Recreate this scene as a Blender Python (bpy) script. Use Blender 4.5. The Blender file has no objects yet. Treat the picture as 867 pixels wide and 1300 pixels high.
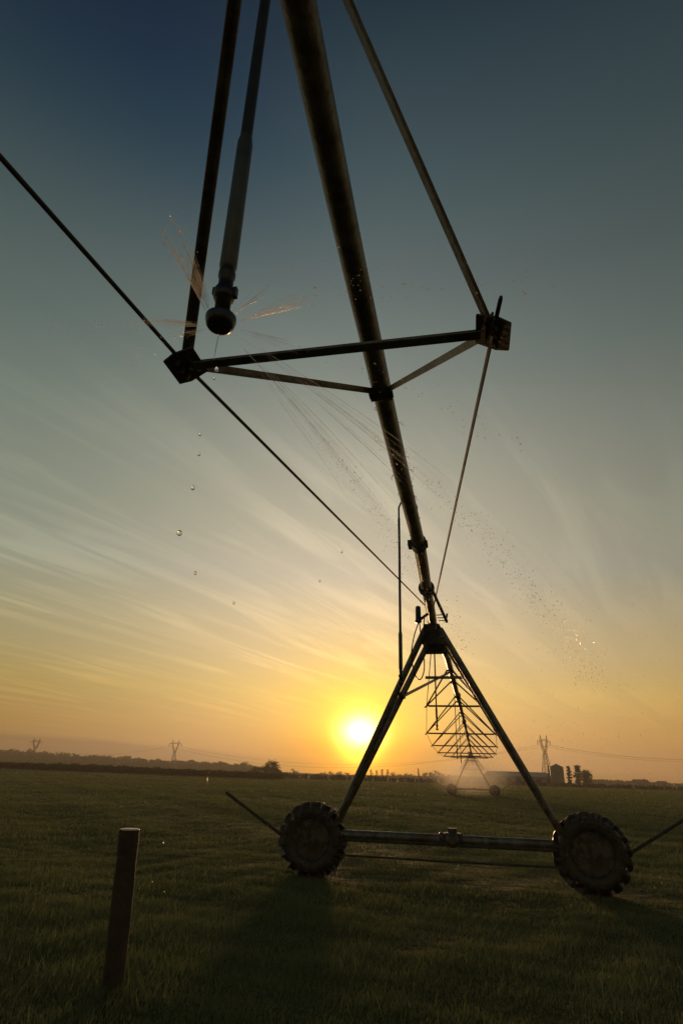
import bpy, math, random
import numpy as np
from mathutils import Vector, Matrix
random.seed(7); rng = np.random.default_rng(11)
PI = math.pi
sc = bpy.context.scene
col = sc.collection
# ------------------------------------------------------------------ camera
FPX, PITCH, ROLL, HC = 758.7, .4157, .0298, 1.5581
cp, sp = math.cos(PITCH), math.sin(PITCH)
Fv = Vector((0, cp, sp)); U0 = Vector((0, -sp, cp)); R0 = Vector((1, 0, 0))
Rv = R0*math.cos(ROLL) + U0*math.sin(ROLL); Uv = -R0*math.sin(ROLL) + U0*math.cos(ROLL)
CAM = Vector((0, 0, HC))
cd = bpy.data.cameras.new('camera'); cam = bpy.data.objects.new('camera', cd); col.objects.link(cam)
cd.sensor_fit = 'VERTICAL'; cd.sensor_height = 36; cd.lens = FPX/1300*36
cd.clip_start = .05; cd.clip_end = 9000
m = Matrix((Rv, Uv, -Fv)).transposed().to_4x4(); m.translation = CAM; cam.matrix_world = m
sc.camera = cam

def ray(px, py): return Fv + Rv*((px-433.5)/FPX) - Uv*((py-650)/FPX)
def at_y(px, py, Y):
    r = ray(px, py); return CAM + r*(Y/r.y)
def frame(a): return Vector((math.sin(a), math.cos(a), 0)), Vector((math.cos(a), -math.sin(a), 0))
AL, AL1, ALW = .2173, .2082, .225
T = Vector((1.853, 11.0635, 0))

# ------------------------------------------------------------------ tagging
def tag(o, label=None, cat=None, group=None, kind=None):
    if label: o['label'] = label
    if cat: o['category'] = cat
    if group: o['group'] = group
    if kind: o['kind'] = kind
    return o
def empty(name, loc, rz=0):
    o = bpy.data.objects.new(name, None); o.empty_display_size = .2
    o.location = loc; o.rotation_euler = (0, 0, rz); col.objects.link(o); return o
def copy_tree(o, parent=None):
    c = o.copy(); col.objects.link(c); c.parent = parent
    for ch in [k for k in bpy.data.objects if k.parent is o]: copy_tree(ch, c)
    return c

# ------------------------------------------------------------------ materials
def srgb(r, g, b):
    f = lambda c: (c/255/12.92) if c/255 <= .04045 else ((c/255+.055)/1.055)**2.4
    return (f(r), f(g), f(b), 1)
def mat(name, c1, c2=None, rough=.6, metal=0, scale=8, bump=0, trans=None, detail=6, bscale=None, spec=.5, rust=0):
    m = bpy.data.materials.new(name); m.use_nodes = True; nt = m.node_tree; N = nt.nodes; L = nt.links
    b = N['Principled BSDF']; b.inputs['Roughness'].default_value = rough; b.inputs['Metallic'].default_value = metal
    b.inputs['Specular IOR Level'].default_value = spec
    tc = N.new('ShaderNodeTexCoord')
    n = N.new('ShaderNodeTexNoise'); n.inputs['Scale'].default_value = scale; n.inputs['Detail'].default_value = detail
    L.new(tc.outputs['Object'], n.inputs['Vector'])
    r = N.new('ShaderNodeValToRGB'); r.color_ramp.elements[0].position = .35; r.color_ramp.elements[1].position = .68
    r.color_ramp.elements[0].color = (*c1, 1); r.color_ramp.elements[1].color = (*(c2 or c1), 1)
    L.new(n.outputs['Fac'], r.inputs['Fac']); L.new(r.outputs['Color'], b.inputs['Base Color'])
    if rust:
        n3 = N.new('ShaderNodeTexNoise'); n3.inputs['Scale'].default_value = 2.3; n3.inputs['Detail'].default_value = 12; n3.inputs['Roughness'].default_value = .7
        L.new(tc.outputs['Object'], n3.inputs['Vector']); r3_ = N.new('ShaderNodeMapRange'); r3_.inputs['From Min'].default_value = .48; r3_.inputs['From Max'].default_value = .62; r3_.inputs['To Max'].default_value = rust
        L.new(n3.outputs['Fac'], r3_.inputs['Value']); mx3 = N.new('ShaderNodeMix'); mx3.data_type = 'RGBA'; L.new(r3_.outputs['Result'], mx3.inputs[0])
        L.new(r.outputs['Color'], mx3.inputs[6]); mx3.inputs[7].default_value = (.075, .035, .015, 1); L.new(mx3.outputs[2], b.inputs['Base Color'])
    mr = N.new('ShaderNodeMapRange'); mr.inputs['To Min'].default_value = max(0, rough-.15); mr.inputs['To Max'].default_value = min(1, rough+.2)
    L.new(n.outputs['Fac'], mr.inputs['Value']); L.new(mr.outputs['Result'], b.inputs['Roughness'])
    if bump:
        n2 = N.new('ShaderNodeTexNoise'); n2.inputs['Scale'].default_value = bscale or scale*4; n2.inputs['Detail'].default_value = 8
        L.new(tc.outputs['Object'], n2.inputs['Vector'])
        bp = N.new('ShaderNodeBump'); bp.inputs['Strength'].default_value = bump; bp.inputs['Distance'].default_value = .02
        L.new(n2.outputs['Fac'], bp.inputs['Height']); L.new(bp.outputs['Normal'], b.inputs['Normal'])
    if trans:
        t = N.new('ShaderNodeBsdfTranslucent'); t.inputs['Color'].default_value = (*trans, 1)
        mx = N.new('ShaderNodeMixShader'); mx.inputs[0].default_value = .45
        L.new(b.outputs[0], mx.inputs[1]); L.new(t.outputs[0], mx.inputs[2])
        L.new(mx.outputs[0], N['Material Output'].inputs['Surface'])
    return m
M = {}
M['galv'] = mat('galvanised_steel', (.09,.095,.09), (.24,.24,.22), .42, .45, 9, .25, bscale=45, rust=.8, detail=10)
M['galv_dark'] = mat('weathered_steel', (.04,.038,.034), (.08,.072,.06), .8, 0, 9, .2, bscale=50)
M['cable'] = mat('steel_rod', (.03,.027,.022), (.06,.05,.04), .6, .1, 20)
M['hose'] = mat('black_hose', (.015,.017,.018), (.03,.035,.035), .35, 0, 12)
M['sleeve'] = mat('grey_hose_weight', (.05,.07,.07), (.10,.125,.12), .35, 0, 10, .05)
M['plastic'] = mat('black_plastic', (.012,.014,.018), (.02,.024,.03), .3, 0, 30)
M['blue_plastic'] = mat('blue_plastic', (.01,.03,.09), (.015,.05,.12), .3, 0, 30)
M['rubber'] = mat('muddy_rubber', (.014,.013,.012), (.045,.036,.026), .42, 0, 7, .5, bscale=40)
M['rim'] = mat('wet_rim_steel', (.035,.036,.037), (.12,.12,.118), .25, .6, 7, .3, rust=.12)
M['gear'] = mat('gearbox_paint', (.05,.055,.05), (.12,.12,.11), .35, .3, 10, .1)
M['wood'] = mat('post_wood', (.035,.026,.018), (.08,.06,.04), .8, 0, 9, .8, bscale=30)
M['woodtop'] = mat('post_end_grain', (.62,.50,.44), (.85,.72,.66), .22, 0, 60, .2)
M['pylon'] = mat('pylon_steel', (.12,.12,.12), (.2,.2,.19), .5, .4, 1)
M['wire'] = mat('power_cable', (.03,.03,.03), (.05,.05,.05), .5, .3, 1)
M['barnwall'] = mat('barn_sheet', (.15,.14,.13), (.22,.20,.18), .6, .1, .3)
M['barnroof'] = mat('barn_roof_sheet', (.09,.10,.115), (.13,.14,.15), .6, .1, .2)
M['silo'] = mat('silo_steel', (.10,.11,.13), (.18,.19,.20), .5, .4, .5)
M['dark'] = mat('dark_opening', (.01,.01,.01), (.02,.02,.02), .6)
M['brick'] = mat('brown_brick', (.14,.08,.055), (.2,.12,.08), .8, 0, 1.2)
M['tile'] = mat('roof_tile', (.09,.06,.05), (.13,.09,.07), .7, 0, .8)
M['bark'] = mat('tree_bark', (.05,.035,.025), (.09,.07,.05), .9, 0, 2)
M['leaf'] = mat('tree_leaves', (.028,.045,.015), (.065,.085,.03), .6, 0, .4, trans=(.09,.12,.03))
M['hedge'] = mat('hedge_leaves', (.03,.045,.015), (.07,.08,.03), .7, 0, .3, trans=(.09,.10,.03))

def water_mat(name, alpha, c=(.9,.82,.74)):
    m = bpy.data.materials.new(name); m.use_nodes = True; N = m.node_tree.nodes; L = m.node_tree.links
    N.remove(N['Principled BSDF'])
    t = N.new('ShaderNodeBsdfTransparent'); t.inputs['Color'].default_value = (.97,.97,.97,1)
    tl = N.new('ShaderNodeBsdfTranslucent'); tl.inputs['Color'].default_value = (*c, 1)
    g = N.new('ShaderNodeBsdfGlossy'); g.inputs['Roughness'].default_value = .15; g.inputs['Color'].default_value = (.95,.9,.85,1)
    m1 = N.new('ShaderNodeMixShader'); m1.inputs[0].default_value = .4
    m2 = N.new('ShaderNodeMixShader')
    tc = N.new('ShaderNodeTexCoord'); nz = N.new('ShaderNodeTexNoise'); nz.inputs['Scale'].default_value = 25
    mr = N.new('ShaderNodeMapRange'); mr.inputs['From Min'].default_value = .35; mr.inputs['From Max'].default_value = .7
    mr.inputs['To Min'].default_value = alpha*.35; mr.inputs['To Max'].default_value = min(1, alpha*1.6)
    L.new(tc.outputs['Object'], nz.inputs['Vector']); L.new(nz.outputs['Fac'], mr.inputs['Value'])
    L.new(mr.outputs['Result'], m2.inputs[0])
    L.new(tl.outputs[0], m1.inputs[1]); L.new(g.outputs[0], m1.inputs[2])
    L.new(t.outputs[0], m2.inputs[1]); L.new(m1.outputs[0], m2.inputs[2])
    L.new(m2.outputs[0], N['Material Output'].inputs['Surface']); return m
M['jet'] = water_mat('thin_water_jet', .20)
M['spray'] = water_mat('spray_drops', .5)
def glass_mat():
    m = bpy.data.materials.new('water_drop'); m.use_nodes = True; N = m.node_tree.nodes; L = m.node_tree.links
    b = N['Principled BSDF']; b.inputs['Base Color'].default_value = (.98,.96,.93,1)
    b.inputs['Roughness'].default_value = .02; b.inputs['IOR'].default_value = 1.33; b.inputs['Transmission Weight'].default_value = 1
    n = N.new('ShaderNodeTexNoise'); n.inputs['Scale'].default_value = 90; bp = N.new('ShaderNodeBump'); bp.inputs['Strength'].default_value = .15
    tc = N.new('ShaderNodeTexCoord'); L.new(tc.outputs['Object'], n.inputs['Vector']); L.new(n.outputs['Fac'], bp.inputs['Height']); L.new(bp.outputs[0], b.inputs['Normal'])
    return m
M['drop'] = glass_mat()

# ------------------------------------------------------------------ mesh builder
class MB:
    def __init__(s): s.v = []; s.f = []; s.sm = []
    def add(s, vs, fs, smooth=False):
        o = len(s.v); s.v += [tuple(v) for v in vs]; s.f += [tuple(i+o for i in f) for f in fs]; s.sm += [smooth]*len(fs); return s
    def tube(s, pts, rad, n=10, cap=True, smooth=True):
        pts = [Vector(p) for p in pts]
        if not hasattr(rad, '__len__'): rad = [rad]*len(pts)
        vs = []; up = None
        for i, p in enumerate(pts):
            d = (pts[min(i+1, len(pts)-1)] - pts[max(i-1, 0)])
            if d.length < 1e-9: d = Vector((0, 0, 1))
            d.normalize()
            if up is None: up = Vector((0, 0, 1)) if abs(d.z) < .9 else Vector((1, 0, 0))
            a = up - d*up.dot(d); a.normalize(); b = d.cross(a); up = a
            for k in range(n):
                t = 2*PI*k/n; vs.append(p + (a*math.cos(t) + b*math.sin(t))*rad[i])
        fs = [(i*n+k, i*n+(k+1) % n, (i+1)*n+(k+1) % n, (i+1)*n+k) for i in range(len(pts)-1) for k in range(n)]
        s.add(vs, fs, smooth)
        if cap: s.add(vs[:n], [tuple(range(n))[::-1]]); s.add(vs[-n:], [tuple(range(n))])
        return s
    def box(s, c, sz, rot=None):
        c = Vector(c); hx, hy, hz = [q/2 for q in sz]
        vs = [Vector((x, y, z)) for x in (-hx, hx) for y in (-hy, hy) for z in (-hz, hz)]
        if rot is not None: vs = [rot @ v for v in vs]
        s.add([c+v for v in vs], [(0,1,3,2),(4,6,7,5),(0,4,5,1),(2,3,7,6),(0,2,6,4),(1,5,7,3)]); return s
    def axes(s, a, b, side):
        a, b = Vector(a), Vector(b); d = (b-a).normalized(); sd = Vector(side); sd = (sd - d*sd.dot(d)).normalized(); return a, b, d, sd, d.cross(sd)
    def bar(s, a, b, w, h, side=(0, 0, 1)):
        a, b, d, sd, t = s.axes(a, b, side)
        vs = [p + sd*x*h/2 + t*y*w/2 for p in (a, b) for x, y in ((-1,-1),(-1,1),(1,1),(1,-1))]
        s.add(vs, [(3,2,1,0),(4,5,6,7),(0,1,5,4),(1,2,6,5),(2,3,7,6),(3,0,4,7)]); return s
    def angle(s, a, b, w, th=.006, side=(0, 0, 1)):
        a, b, d, sd, t = s.axes(a, b, side)
        pr = [(0,0),(w,0),(w,th),(th,th),(th,w),(0,w)]
        vs = [p + sd*(x-w*.3) + t*(y-w*.3) for p in (a, b) for x, y in pr]
        s.add(vs, [(0,1,2,3),(0,3,4,5),(9,8,7,6),(11,10,9,6)] + [(i, i+6, (i+1) % 6+6, (i+1) % 6) for i in range(6)]); return s
    def plate(s, c, ax, ay, poly, th):
        c, ax, ay = Vector(c), Vector(ax).normalized(), Vector(ay).normalized(); n = ax.cross(ay).normalized(); k = len(poly)
        vs = [c + ax*x + ay*y + n*z for z in (-th/2, th/2) for x, y in poly]
        s.add(vs, [tuple(range(k))[::-1], tuple(range(k, 2*k))] + [(i, (i+1) % k, k+(i+1) % k, k+i) for i in range(k)]); return s
    def lathe(s, c, axis, prof, n=24, smooth=True):
        c = Vector(c); d = Vector(axis).normalized(); a = d.orthogonal().normalized(); b = d.cross(a)
        vs = [c + d*h + (a*math.cos(2*PI*k/n) + b*math.sin(2*PI*k/n))*r for r, h in prof for k in range(n)]
        fs = [(i*n+k, i*n+(k+1) % n, (i+1)*n+(k+1) % n, (i+1)*n+k) for i in range(len(prof)-1) for k in range(n)]
        s.add(vs, fs, smooth)
        for idx in (0, len(prof)-1):
            if prof[idx][0] > 1e-4: s.add(vs[idx*n:(idx+1)*n], [tuple(range(n))])
        return s
    def build(s, name, material, parent=None, loc=None):
        me = bpy.data.meshes.new(name); off = Vector(loc) if loc is not None else Vector((0,0,0))
        me.from_pydata([tuple(Vector(v)-off) for v in s.v], [], s.f); me.polygons.foreach_set('use_smooth', s.sm)
        me.materials.append(material); me.update()
        o = bpy.data.objects.new(name, me); col.objects.link(o); o.parent = parent
        if loc is not None: o.location = loc
        return o

# ------------------------------------------------------------------ world: dusk sky
SUN = ray(458, 938).normalized()
sun_el = math.asin(SUN.z); sun_az = math.atan2(SUN.x, SUN.y)
w = bpy.data.worlds.new('World'); sc.world = w; w.use_nodes = True
N = w.node_tree.nodes; L = w.node_tree.links
bg = N['Background']; out = N['World Output']
sky = N.new('ShaderNodeTexSky'); sky.sky_type = 'NISHITA'; sky.sun_disc = False
sky.sun_elevation = sun_el; sky.sun_rotation = sun_az; sky.dust_density = 2.5; sky.air_density = 1.0
hs = N.new('ShaderNodeHueSaturation'); hs.inputs['Saturation'].default_value = .55; hs.inputs['Value'].default_value = .24
L.new(sky.outputs[0], hs.inputs['Color']); L.new(hs.outputs[0], bg.inputs['Color']); bg.inputs['Strength'].default_value = .05
tc = N.new('ShaderNodeTexCoord')
def mth(op, a, b=None, c=None, clamp=False):
    n = N.new('ShaderNodeMath'); n.operation = op; n.use_clamp = clamp
    for i, q in enumerate((a, b, c)):
        if q is None: continue
        if isinstance(q, (int, float)): n.inputs[i].default_value = q
        else: L.new(q, n.inputs[i])
    return n.outputs[0]
def dotv(vec, c):
    n = N.new('ShaderNodeVectorMath'); n.operation = 'DOT_PRODUCT'; L.new(vec, n.inputs[0]); n.inputs[1].default_value = c; return n.outputs['Value']
def mrange(x, a, b, c, d, smooth=True):
    n = N.new('ShaderNodeMapRange'); n.interpolation_type = 'SMOOTHSTEP' if smooth else 'LINEAR'
    L.new(x, n.inputs['Value'])
    for k, q in zip(('From Min','From Max','To Min','To Max'), (a, b, c, d)): n.inputs[k].default_value = q
    return n.outputs['Result']
def mixc(f, a, b, mode='MIX'):
    n = N.new('ShaderNodeMix'); n.data_type = 'RGBA'; n.blend_type = mode
    if isinstance(f, (int, float)): n.inputs[0].default_value = f
    else: L.new(f, n.inputs[0])
    for i, q in ((6, a), (7, b)):
        if isinstance(q, tuple): n.inputs[i].default_value = q
        else: L.new(q, n.inputs[i])
    return n.outputs[2]
V = tc.outputs['Generated']
sep = N.new('ShaderNodeSeparateXYZ'); L.new(V, sep.inputs[0])
z = sep.outputs['Z']
ramp = N.new('ShaderNodeValToRGB'); ramp.color_ramp.interpolation = 'B_SPLINE' if False else 'LINEAR'
stops = [(0, srgb(168,118,62)), (.035, srgb(182,130,60)), (.065, srgb(196,146,62)), (.12, srgb(210,172,90)), (.17, srgb(208,178,122)), (.23, srgb(203,180,140)),
         (.30, srgb(187,175,152)), (.38, srgb(176,168,146)), (.48, srgb(156,154,138)), (.60, srgb(119,127,119)), (.70, srgb(91,103,101)), (.80, srgb(62,80,84)), (.86, srgb(44,62,70)), (.91, srgb(18,40,52)), (1, srgb(5,22,38))]
el = ramp.color_ramp.elements
el[0].position = 0; el[0].color = stops[0][1]; el[1].position = 1; el[1].color = stops[-1][1]
for p, c in stops[1:-1]:
    e = el.new(p); e.color = c
L.new(z, ramp.inputs['Fac'])
ds = dotv(V, tuple(SUN))                      # cosine of the angle to the sun
# azimuth falloff away from the sun
hx = dotv(V, (math.sin(sun_az), math.cos(sun_az), 0)); hl = mth('SQRT', mth('ADD', mth('SUBTRACT', 1, mth('MULTIPLY', z, z)), 1e-4))
caz = mth('DIVIDE', hx, hl)
side = dotv(V, (math.cos(sun_az), -math.sin(sun_az), 0))      # to the right of the sun
fall = mrange(caz, -.2, 1.0, .45, 1.0)
rf_ = mrange(side, -.02, .55, 0, 1); lf_ = mrange(mth('MULTIPLY', side, -1), .02, .55, 0, 1)
low = mrange(z, .04, .30, 0, 1)
rcol = mixc(low, (.78,.74,.66,1), (.46,.53,.55,1)); lcol = mixc(low, (.55,.58,.56,1), (.50,.62,.64,1))
tint = mixc(1, mixc(rf_, (1,1,1,1), rcol), mixc(lf_, (1,1,1,1), lcol), 'MULTIPLY')
base = mixc(1, mixc(1, ramp.outputs['Color'], fall, 'MULTIPLY'), tint, 'MULTIPLY')
blue = mth('MULTIPLY', mrange(z, .67, .88, 0, 1), mrange(mth('MULTIPLY', side, -1), -.05, .30, 0, 1))
base = mixc(blue, base, mixc(1, base, (.14, .42, .78, 1), 'MULTIPLY'))
# cirrus streaks, laid out on a cloud plane
pl = N.new('ShaderNodeCombineXYZ'); zz = mth('MAXIMUM', mth('ADD', z, .08), .03)
L.new(mth('DIVIDE', sep.outputs['X'], zz), pl.inputs[0]); L.new(mth('DIVIDE', sep.outputs['Y'], zz), pl.inputs[1])
sa = math.radians(34)       # the streaks run towards this bearing
cs_ = N.new('ShaderNodeCombineXYZ'); L.new(mth('MULTIPLY', dotv(pl.outputs[0], (math.sin(sa), math.cos(sa), 0)), .65), cs_.inputs[0]); L.new(mth('MULTIPLY', dotv(pl.outputs[0], (math.cos(sa), -math.sin(sa), 0)), 5.2), cs_.inputs[1])
nz = N.new('ShaderNodeTexNoise'); nz.inputs['Scale'].default_value = 1.15; nz.inputs['Detail'].default_value = 8; nz.inputs['Roughness'].default_value = .55; nz.inputs['Distortion'].default_value = .8
L.new(cs_.outputs[0], nz.inputs['Vector'])
nb = N.new('ShaderNodeTexNoise'); nb.inputs['Scale'].default_value = .45; nb.inputs['Detail'].default_value = 3; L.new(pl.outputs[0], nb.inputs['Vector'])
cir = mth('MULTIPLY', mrange(nz.outputs['Fac'], .42, .68, 0, 1), mrange(nb.outputs['Fac'], .38, .6, .25, 1))
cir = mth('MULTIPLY', mth('MULTIPLY', cir, mrange(side, -.1, .4, 1, .40)), mth('MULTIPLY', mrange(z, .05, .14, .3, 1), mrange(z, .42, .72, 1, .05)))
base = mixc(mth('MULTIPLY', cir, .8), base, mixc(1, base, (1.5, 1.44, 1.36, 1), 'MULTIPLY'))
# low grey-brown stratus bank, deeper to the left
ns = N.new('ShaderNodeTexNoise'); ns.inputs['Scale'].default_value = 3.0; ns.inputs['Detail'].default_value = 4
sm = N.new('ShaderNodeMapping'); sm.inputs['Scale'].default_value = (1, 1, 9); L.new(V, sm.inputs['Vector']); L.new(sm.outputs[0], ns.inputs['Vector'])
topz = mth('ADD', mth('MULTIPLY', side, -.034), mth('ADD', mth('MULTIPLY', ns.outputs['Fac'], .030), .010))
bank = mrange(mth('SUBTRACT', topz, z), -.004, .007, 0, 1)
bank = mth('MULTIPLY', bank, mrange(side, -.42, .12, .82, .28))
base = mixc(bank, base, mixc(1, base, (.50, .47, .56, 1), 'MULTIPLY'))
# glow round the sun
def gl(p, s):   # s * dot^p
    return mth('MULTIPLY', mth('POWER', mth('MAXIMUM', ds, 0), p), s)
def addc(a, f, c):
    return mixc(1, a, mixc(1, (c[0], c[1], c[2], 1), f, 'MULTIPLY'), 'ADD')
flat = mth('MULTIPLY', mth('SUBTRACT', z, SUN.z), mth('SUBTRACT', z, SUN.z))
base = mixc(gl(130, .5), base, mixc(1, base, (1, .86, .25, 1), 'MULTIPLY'))
base = addc(base, gl(16, .07), (1, .80, .42))
base = addc(base, gl(110, .22), (1, .66, .0))
base = addc(base, gl(420, 1.0), (1, .44, .0))
base = addc(base, gl(1600, 1.5), (1, .72, .02))
base = addc(base, gl(3000, 3.6), (1, .92, .66))
gold = mth('MULTIPLY', gl(70, 1.0), mth('MULTIPLY', mrange(z, .030, .078, 1, 0), .95))
base = mixc(gold, base, mixc(1, base, (.95, .68, .07, 1), 'MULTIPLY'))
# below the horizon the world is dull earth
base = mixc(mrange(z, -.02, -.001, 1, 0), base, srgb(46, 44, 26))
L.new(mixc(gl(40, .95), hs.outputs[0], mixc(1, hs.outputs[0], (.85, .55, .08, 1), 'MULTIPLY')), bg.inputs['Color'])
bg2 = N.new('ShaderNodeBackground'); L.new(base, bg2.inputs['Color']); bg2.inputs['Strength'].default_value = 1.02
ad = N.new('ShaderNodeAddShader'); L.new(bg.outputs[0], ad.inputs[0]); L.new(bg2.outputs[0], ad.inputs[1]); L.new(ad.outputs[0], out.inputs['Surface'])
w.cycles.sampling_method = 'MANUAL'; w.cycles.sample_map_resolution = 1024

ld = bpy.data.lights.new('sun', 'SUN'); lo = bpy.data.objects.new('sun', ld); col.objects.link(lo)
ld.energy = 2.0; ld.angle = math.radians(3.0); ld.color = (1, .56, .24)
lo.rotation_euler = SUN.to_track_quat('Z', 'Y').to_euler()

# ------------------------------------------------------------------ ground
def gh(x, y):
    """gentle undulation of the field; also a low bank far to the left"""
    r = np.hypot(x, y)
    h = .035*np.sin(x*.55+1.3)*np.cos(y*.43) + .02*np.sin(x*1.7+y*.9) + .03*np.sin(y*.21-x*.13)
    h = h*np.clip((r-3)/6, 0, 1)*np.clip(1-(r-150)/300, .3, 1)
    e = np.clip((-x-10)/160, 0, 1)*np.clip((y-90)/60, 0, 1)
    return h + e*1.5*np.clip(1-(y-230)/400, 0, 1)
def make_ground():
    xs = np.concatenate([-np.geomspace(4000, 12, 60), np.linspace(-11.5, 11.5, 70), np.geomspace(12, 4000, 60)])
    ys = np.concatenate([-np.geomspace(2500, 4, 14), np.linspace(-3, 26, 90), np.geomspace(26.5, 6000, 90)])
    X, Y = np.meshgrid(xs, ys); Z = gh(X, Y)
    v = np.stack([X.ravel(), Y.ravel(), Z.ravel()], 1); nx = len(xs)
    fs = [(j*nx+i, j*nx+i+1, (j+1)*nx+i+1, (j+1)*nx+i) for j in range(len(ys)-1) for i in range(nx-1)]
    me = bpy.data.meshes.new('field'); me.from_pydata(v.tolist(), [], fs); me.polygons.foreach_set('use_smooth', [True]*len(fs))
    m = bpy.data.materials.new('pasture_soil'); m.use_nodes = True; N_ = m.node_tree.nodes; L_ = m.node_tree.links
    b = N_['Principled BSDF']; b.inputs['Roughness'].default_value = .95; b.inputs['Specular IOR Level'].default_value = .1
    t = N_.new('ShaderNodeTexCoord')
    def nse(s, d=6):
        q = N_.new('ShaderNodeTexNoise'); q.inputs['Scale'].default_value = s; q.inputs['Detail'].default_value = d; L_.new(t.outputs['Object'], q.inputs['Vector']); return q.outputs['Fac']
    a = nse(.09); c = nse(1.1, 10)
    mx = N_.new('ShaderNodeMath'); mx.operation = 'MULTIPLY_ADD'; L_.new(c, mx.inputs[0]); mx.inputs[1].default_value = .6
    h = N_.new('ShaderNodeMath'); h.operation = 'MULTIPLY'; L_.new(a, h.inputs[0]); h.inputs[1].default_value = .5; L_.new(h.outputs[0], mx.inputs[2])
    r = N_.new('ShaderNodeValToRGB'); e = r.color_ramp.elements
    e[0].position = .38; e[0].color = (.030, .034, .010, 1); e[1].position = .72; e[1].color = (.085, .082, .026, 1); q = e.new(.55); q.color = (.05, .058, .016, 1)
    L_.new(mx.outputs[0], r.inputs['Fac']); L_.new(r.outputs[0], b.inputs['Base Color'])
    bp = N_.new('ShaderNodeBump'); bp.inputs['Strength'].default_value = 1; bp.inputs['Distance'].default_value = .12; L_.new(nse(2.5, 12), bp.inputs['Height']); L_.new(bp.outputs[0], b.inputs['Normal'])
    me.materials.append(m); o = bpy.data.objects.new('field', me); col.objects.link(o); tag(o, kind='structure')
make_ground()

# ------------------------------------------------------------------ grass (one uncountable mass)
def grass():
    P = []
    def zone(y0, y1, dens, hmin, hmax, wd):
        # trapezoid a little wider than the view
        n = 0; out_ = []
        area = (y1-y0)*2*(.80*(y0+y1)/2+2)
        n = int(area*dens)
        y = rng.uniform(y0, y1, n*2); x = rng.uniform(-1, 1, n*2)*(.80*y1+2)
        k_ = np.abs(x) < .80*y+2; x, y = x[k_][:n], y[k_][:n]
        # clumping
        cl = np.sin(x*2.1+np.sin(y*1.3)*2)*np.cos(y*1.9+np.sin(x*1.1)*2) + .6*np.sin(x*5.3+y*2.2)*np.sin(y*6.1-x*1.7) + .5*np.sin(x*.45+y*.3)
        keep = rng.uniform(0, 1, len(x)) < np.clip(.62+.38*cl, .12, 1)
        x, y, cl = x[keep], y[keep], cl[keep]
        h = rng.uniform(hmin, hmax, len(x))*(1+.30*cl)*rng.choice([1, 1.6, 2.9], len(x), p=[.91,.085,.005]); h = np.maximum(h, .015)
        P.append((x, y, h, np.full(len(x), wd)*rng.uniform(.7, 1.3, len(x))))
    zone(4.2, 9, 5200, .022, .055, .0052)
    zone(9, 16, 1900, .028, .065, .009)
    zone(16, 30, 420, .04, .09, .018)
    zone(30, 60, 110, .05, .10, .036)
    zone(60, 120, 26, .06, .13, .08)
    zone(120, 230, 5, .09, .18, .2)
    x = np.concatenate([p[0] for p in P]); y = np.concatenate([p[1] for p in P]); h = np.concatenate([p[2] for p in P]); wd = np.concatenate([p[3] for p in P])
    n = len(x); a = rng.uniform(0, 2*PI, n); dx, dy = np.cos(a), np.sin(a)
    la = rng.uniform(0, 2*PI, n); ln = rng.uniform(.1, .75, n)*h; lx, ly = np.cos(la)*ln+.12*h, np.sin(la)*ln
    uu, vv = frame(ALW); bl = (x-T.x)*vv.x+(y-T.y)*vv.y; bs = (x-T.x)*uu.x+(y-T.y)*uu.y      # flattened where the wheels have rolled
    h *= np.where((np.abs(bs) < .2+.04*np.sin(bl*3)) & (bl > -2.7) & (bl < 30), .30, 1)
    z0 = gh(x, y)-.01
    v = np.empty((n, 5, 3))
    def put(i, t, side, bx):
        v[:, i, 0] = x + dx*wd*side/2 + lx*bx; v[:, i, 1] = y + dy*wd*side/2 + ly*bx; v[:, i, 2] = z0 + h*t
    put(0, 0, -1, 0); put(1, 0, 1, 0); put(2, .55, .8, .32); put(3, .55, -.8, .32); put(4, 1, 0, 1)
    base_ = (np.arange(n)*5)[:, None]
    quads = base_ + np.array([[0, 1, 2, 3]]); tris = base_ + np.array([[3, 2, 4]])
    me = bpy.data.meshes.new('grass'); me.vertices.add(n*5); me.vertices.foreach_set('co', v.reshape(-1))
    loops = np.concatenate([quads, tris], 1).reshape(-1)
    me.loops.add(len(loops)); me.loops.foreach_set('vertex_index', loops.astype(np.int32))
    ls = np.stack([np.arange(n)*7, np.arange(n)*7+4], 1).reshape(-1)
    me.polygons.add(2*n); me.polygons.foreach_set('loop_start', ls.astype(np.int32))
    me.update(calc_edges=True); me.validate()
    m = mat('grass_blades', (.078,.120,.080), (.190,.205,.140), .62, 0, .7, trans=(.17,.20,.08), detail=10, spec=.2)
    me.materials.append(m); o = bpy.data.objects.new('grass', me); col.objects.link(o)
    tag(o, 'short damp pasture grass covering the whole field', 'grass', kind='stuff')
    print('grass blades', n)
grass()

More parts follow.
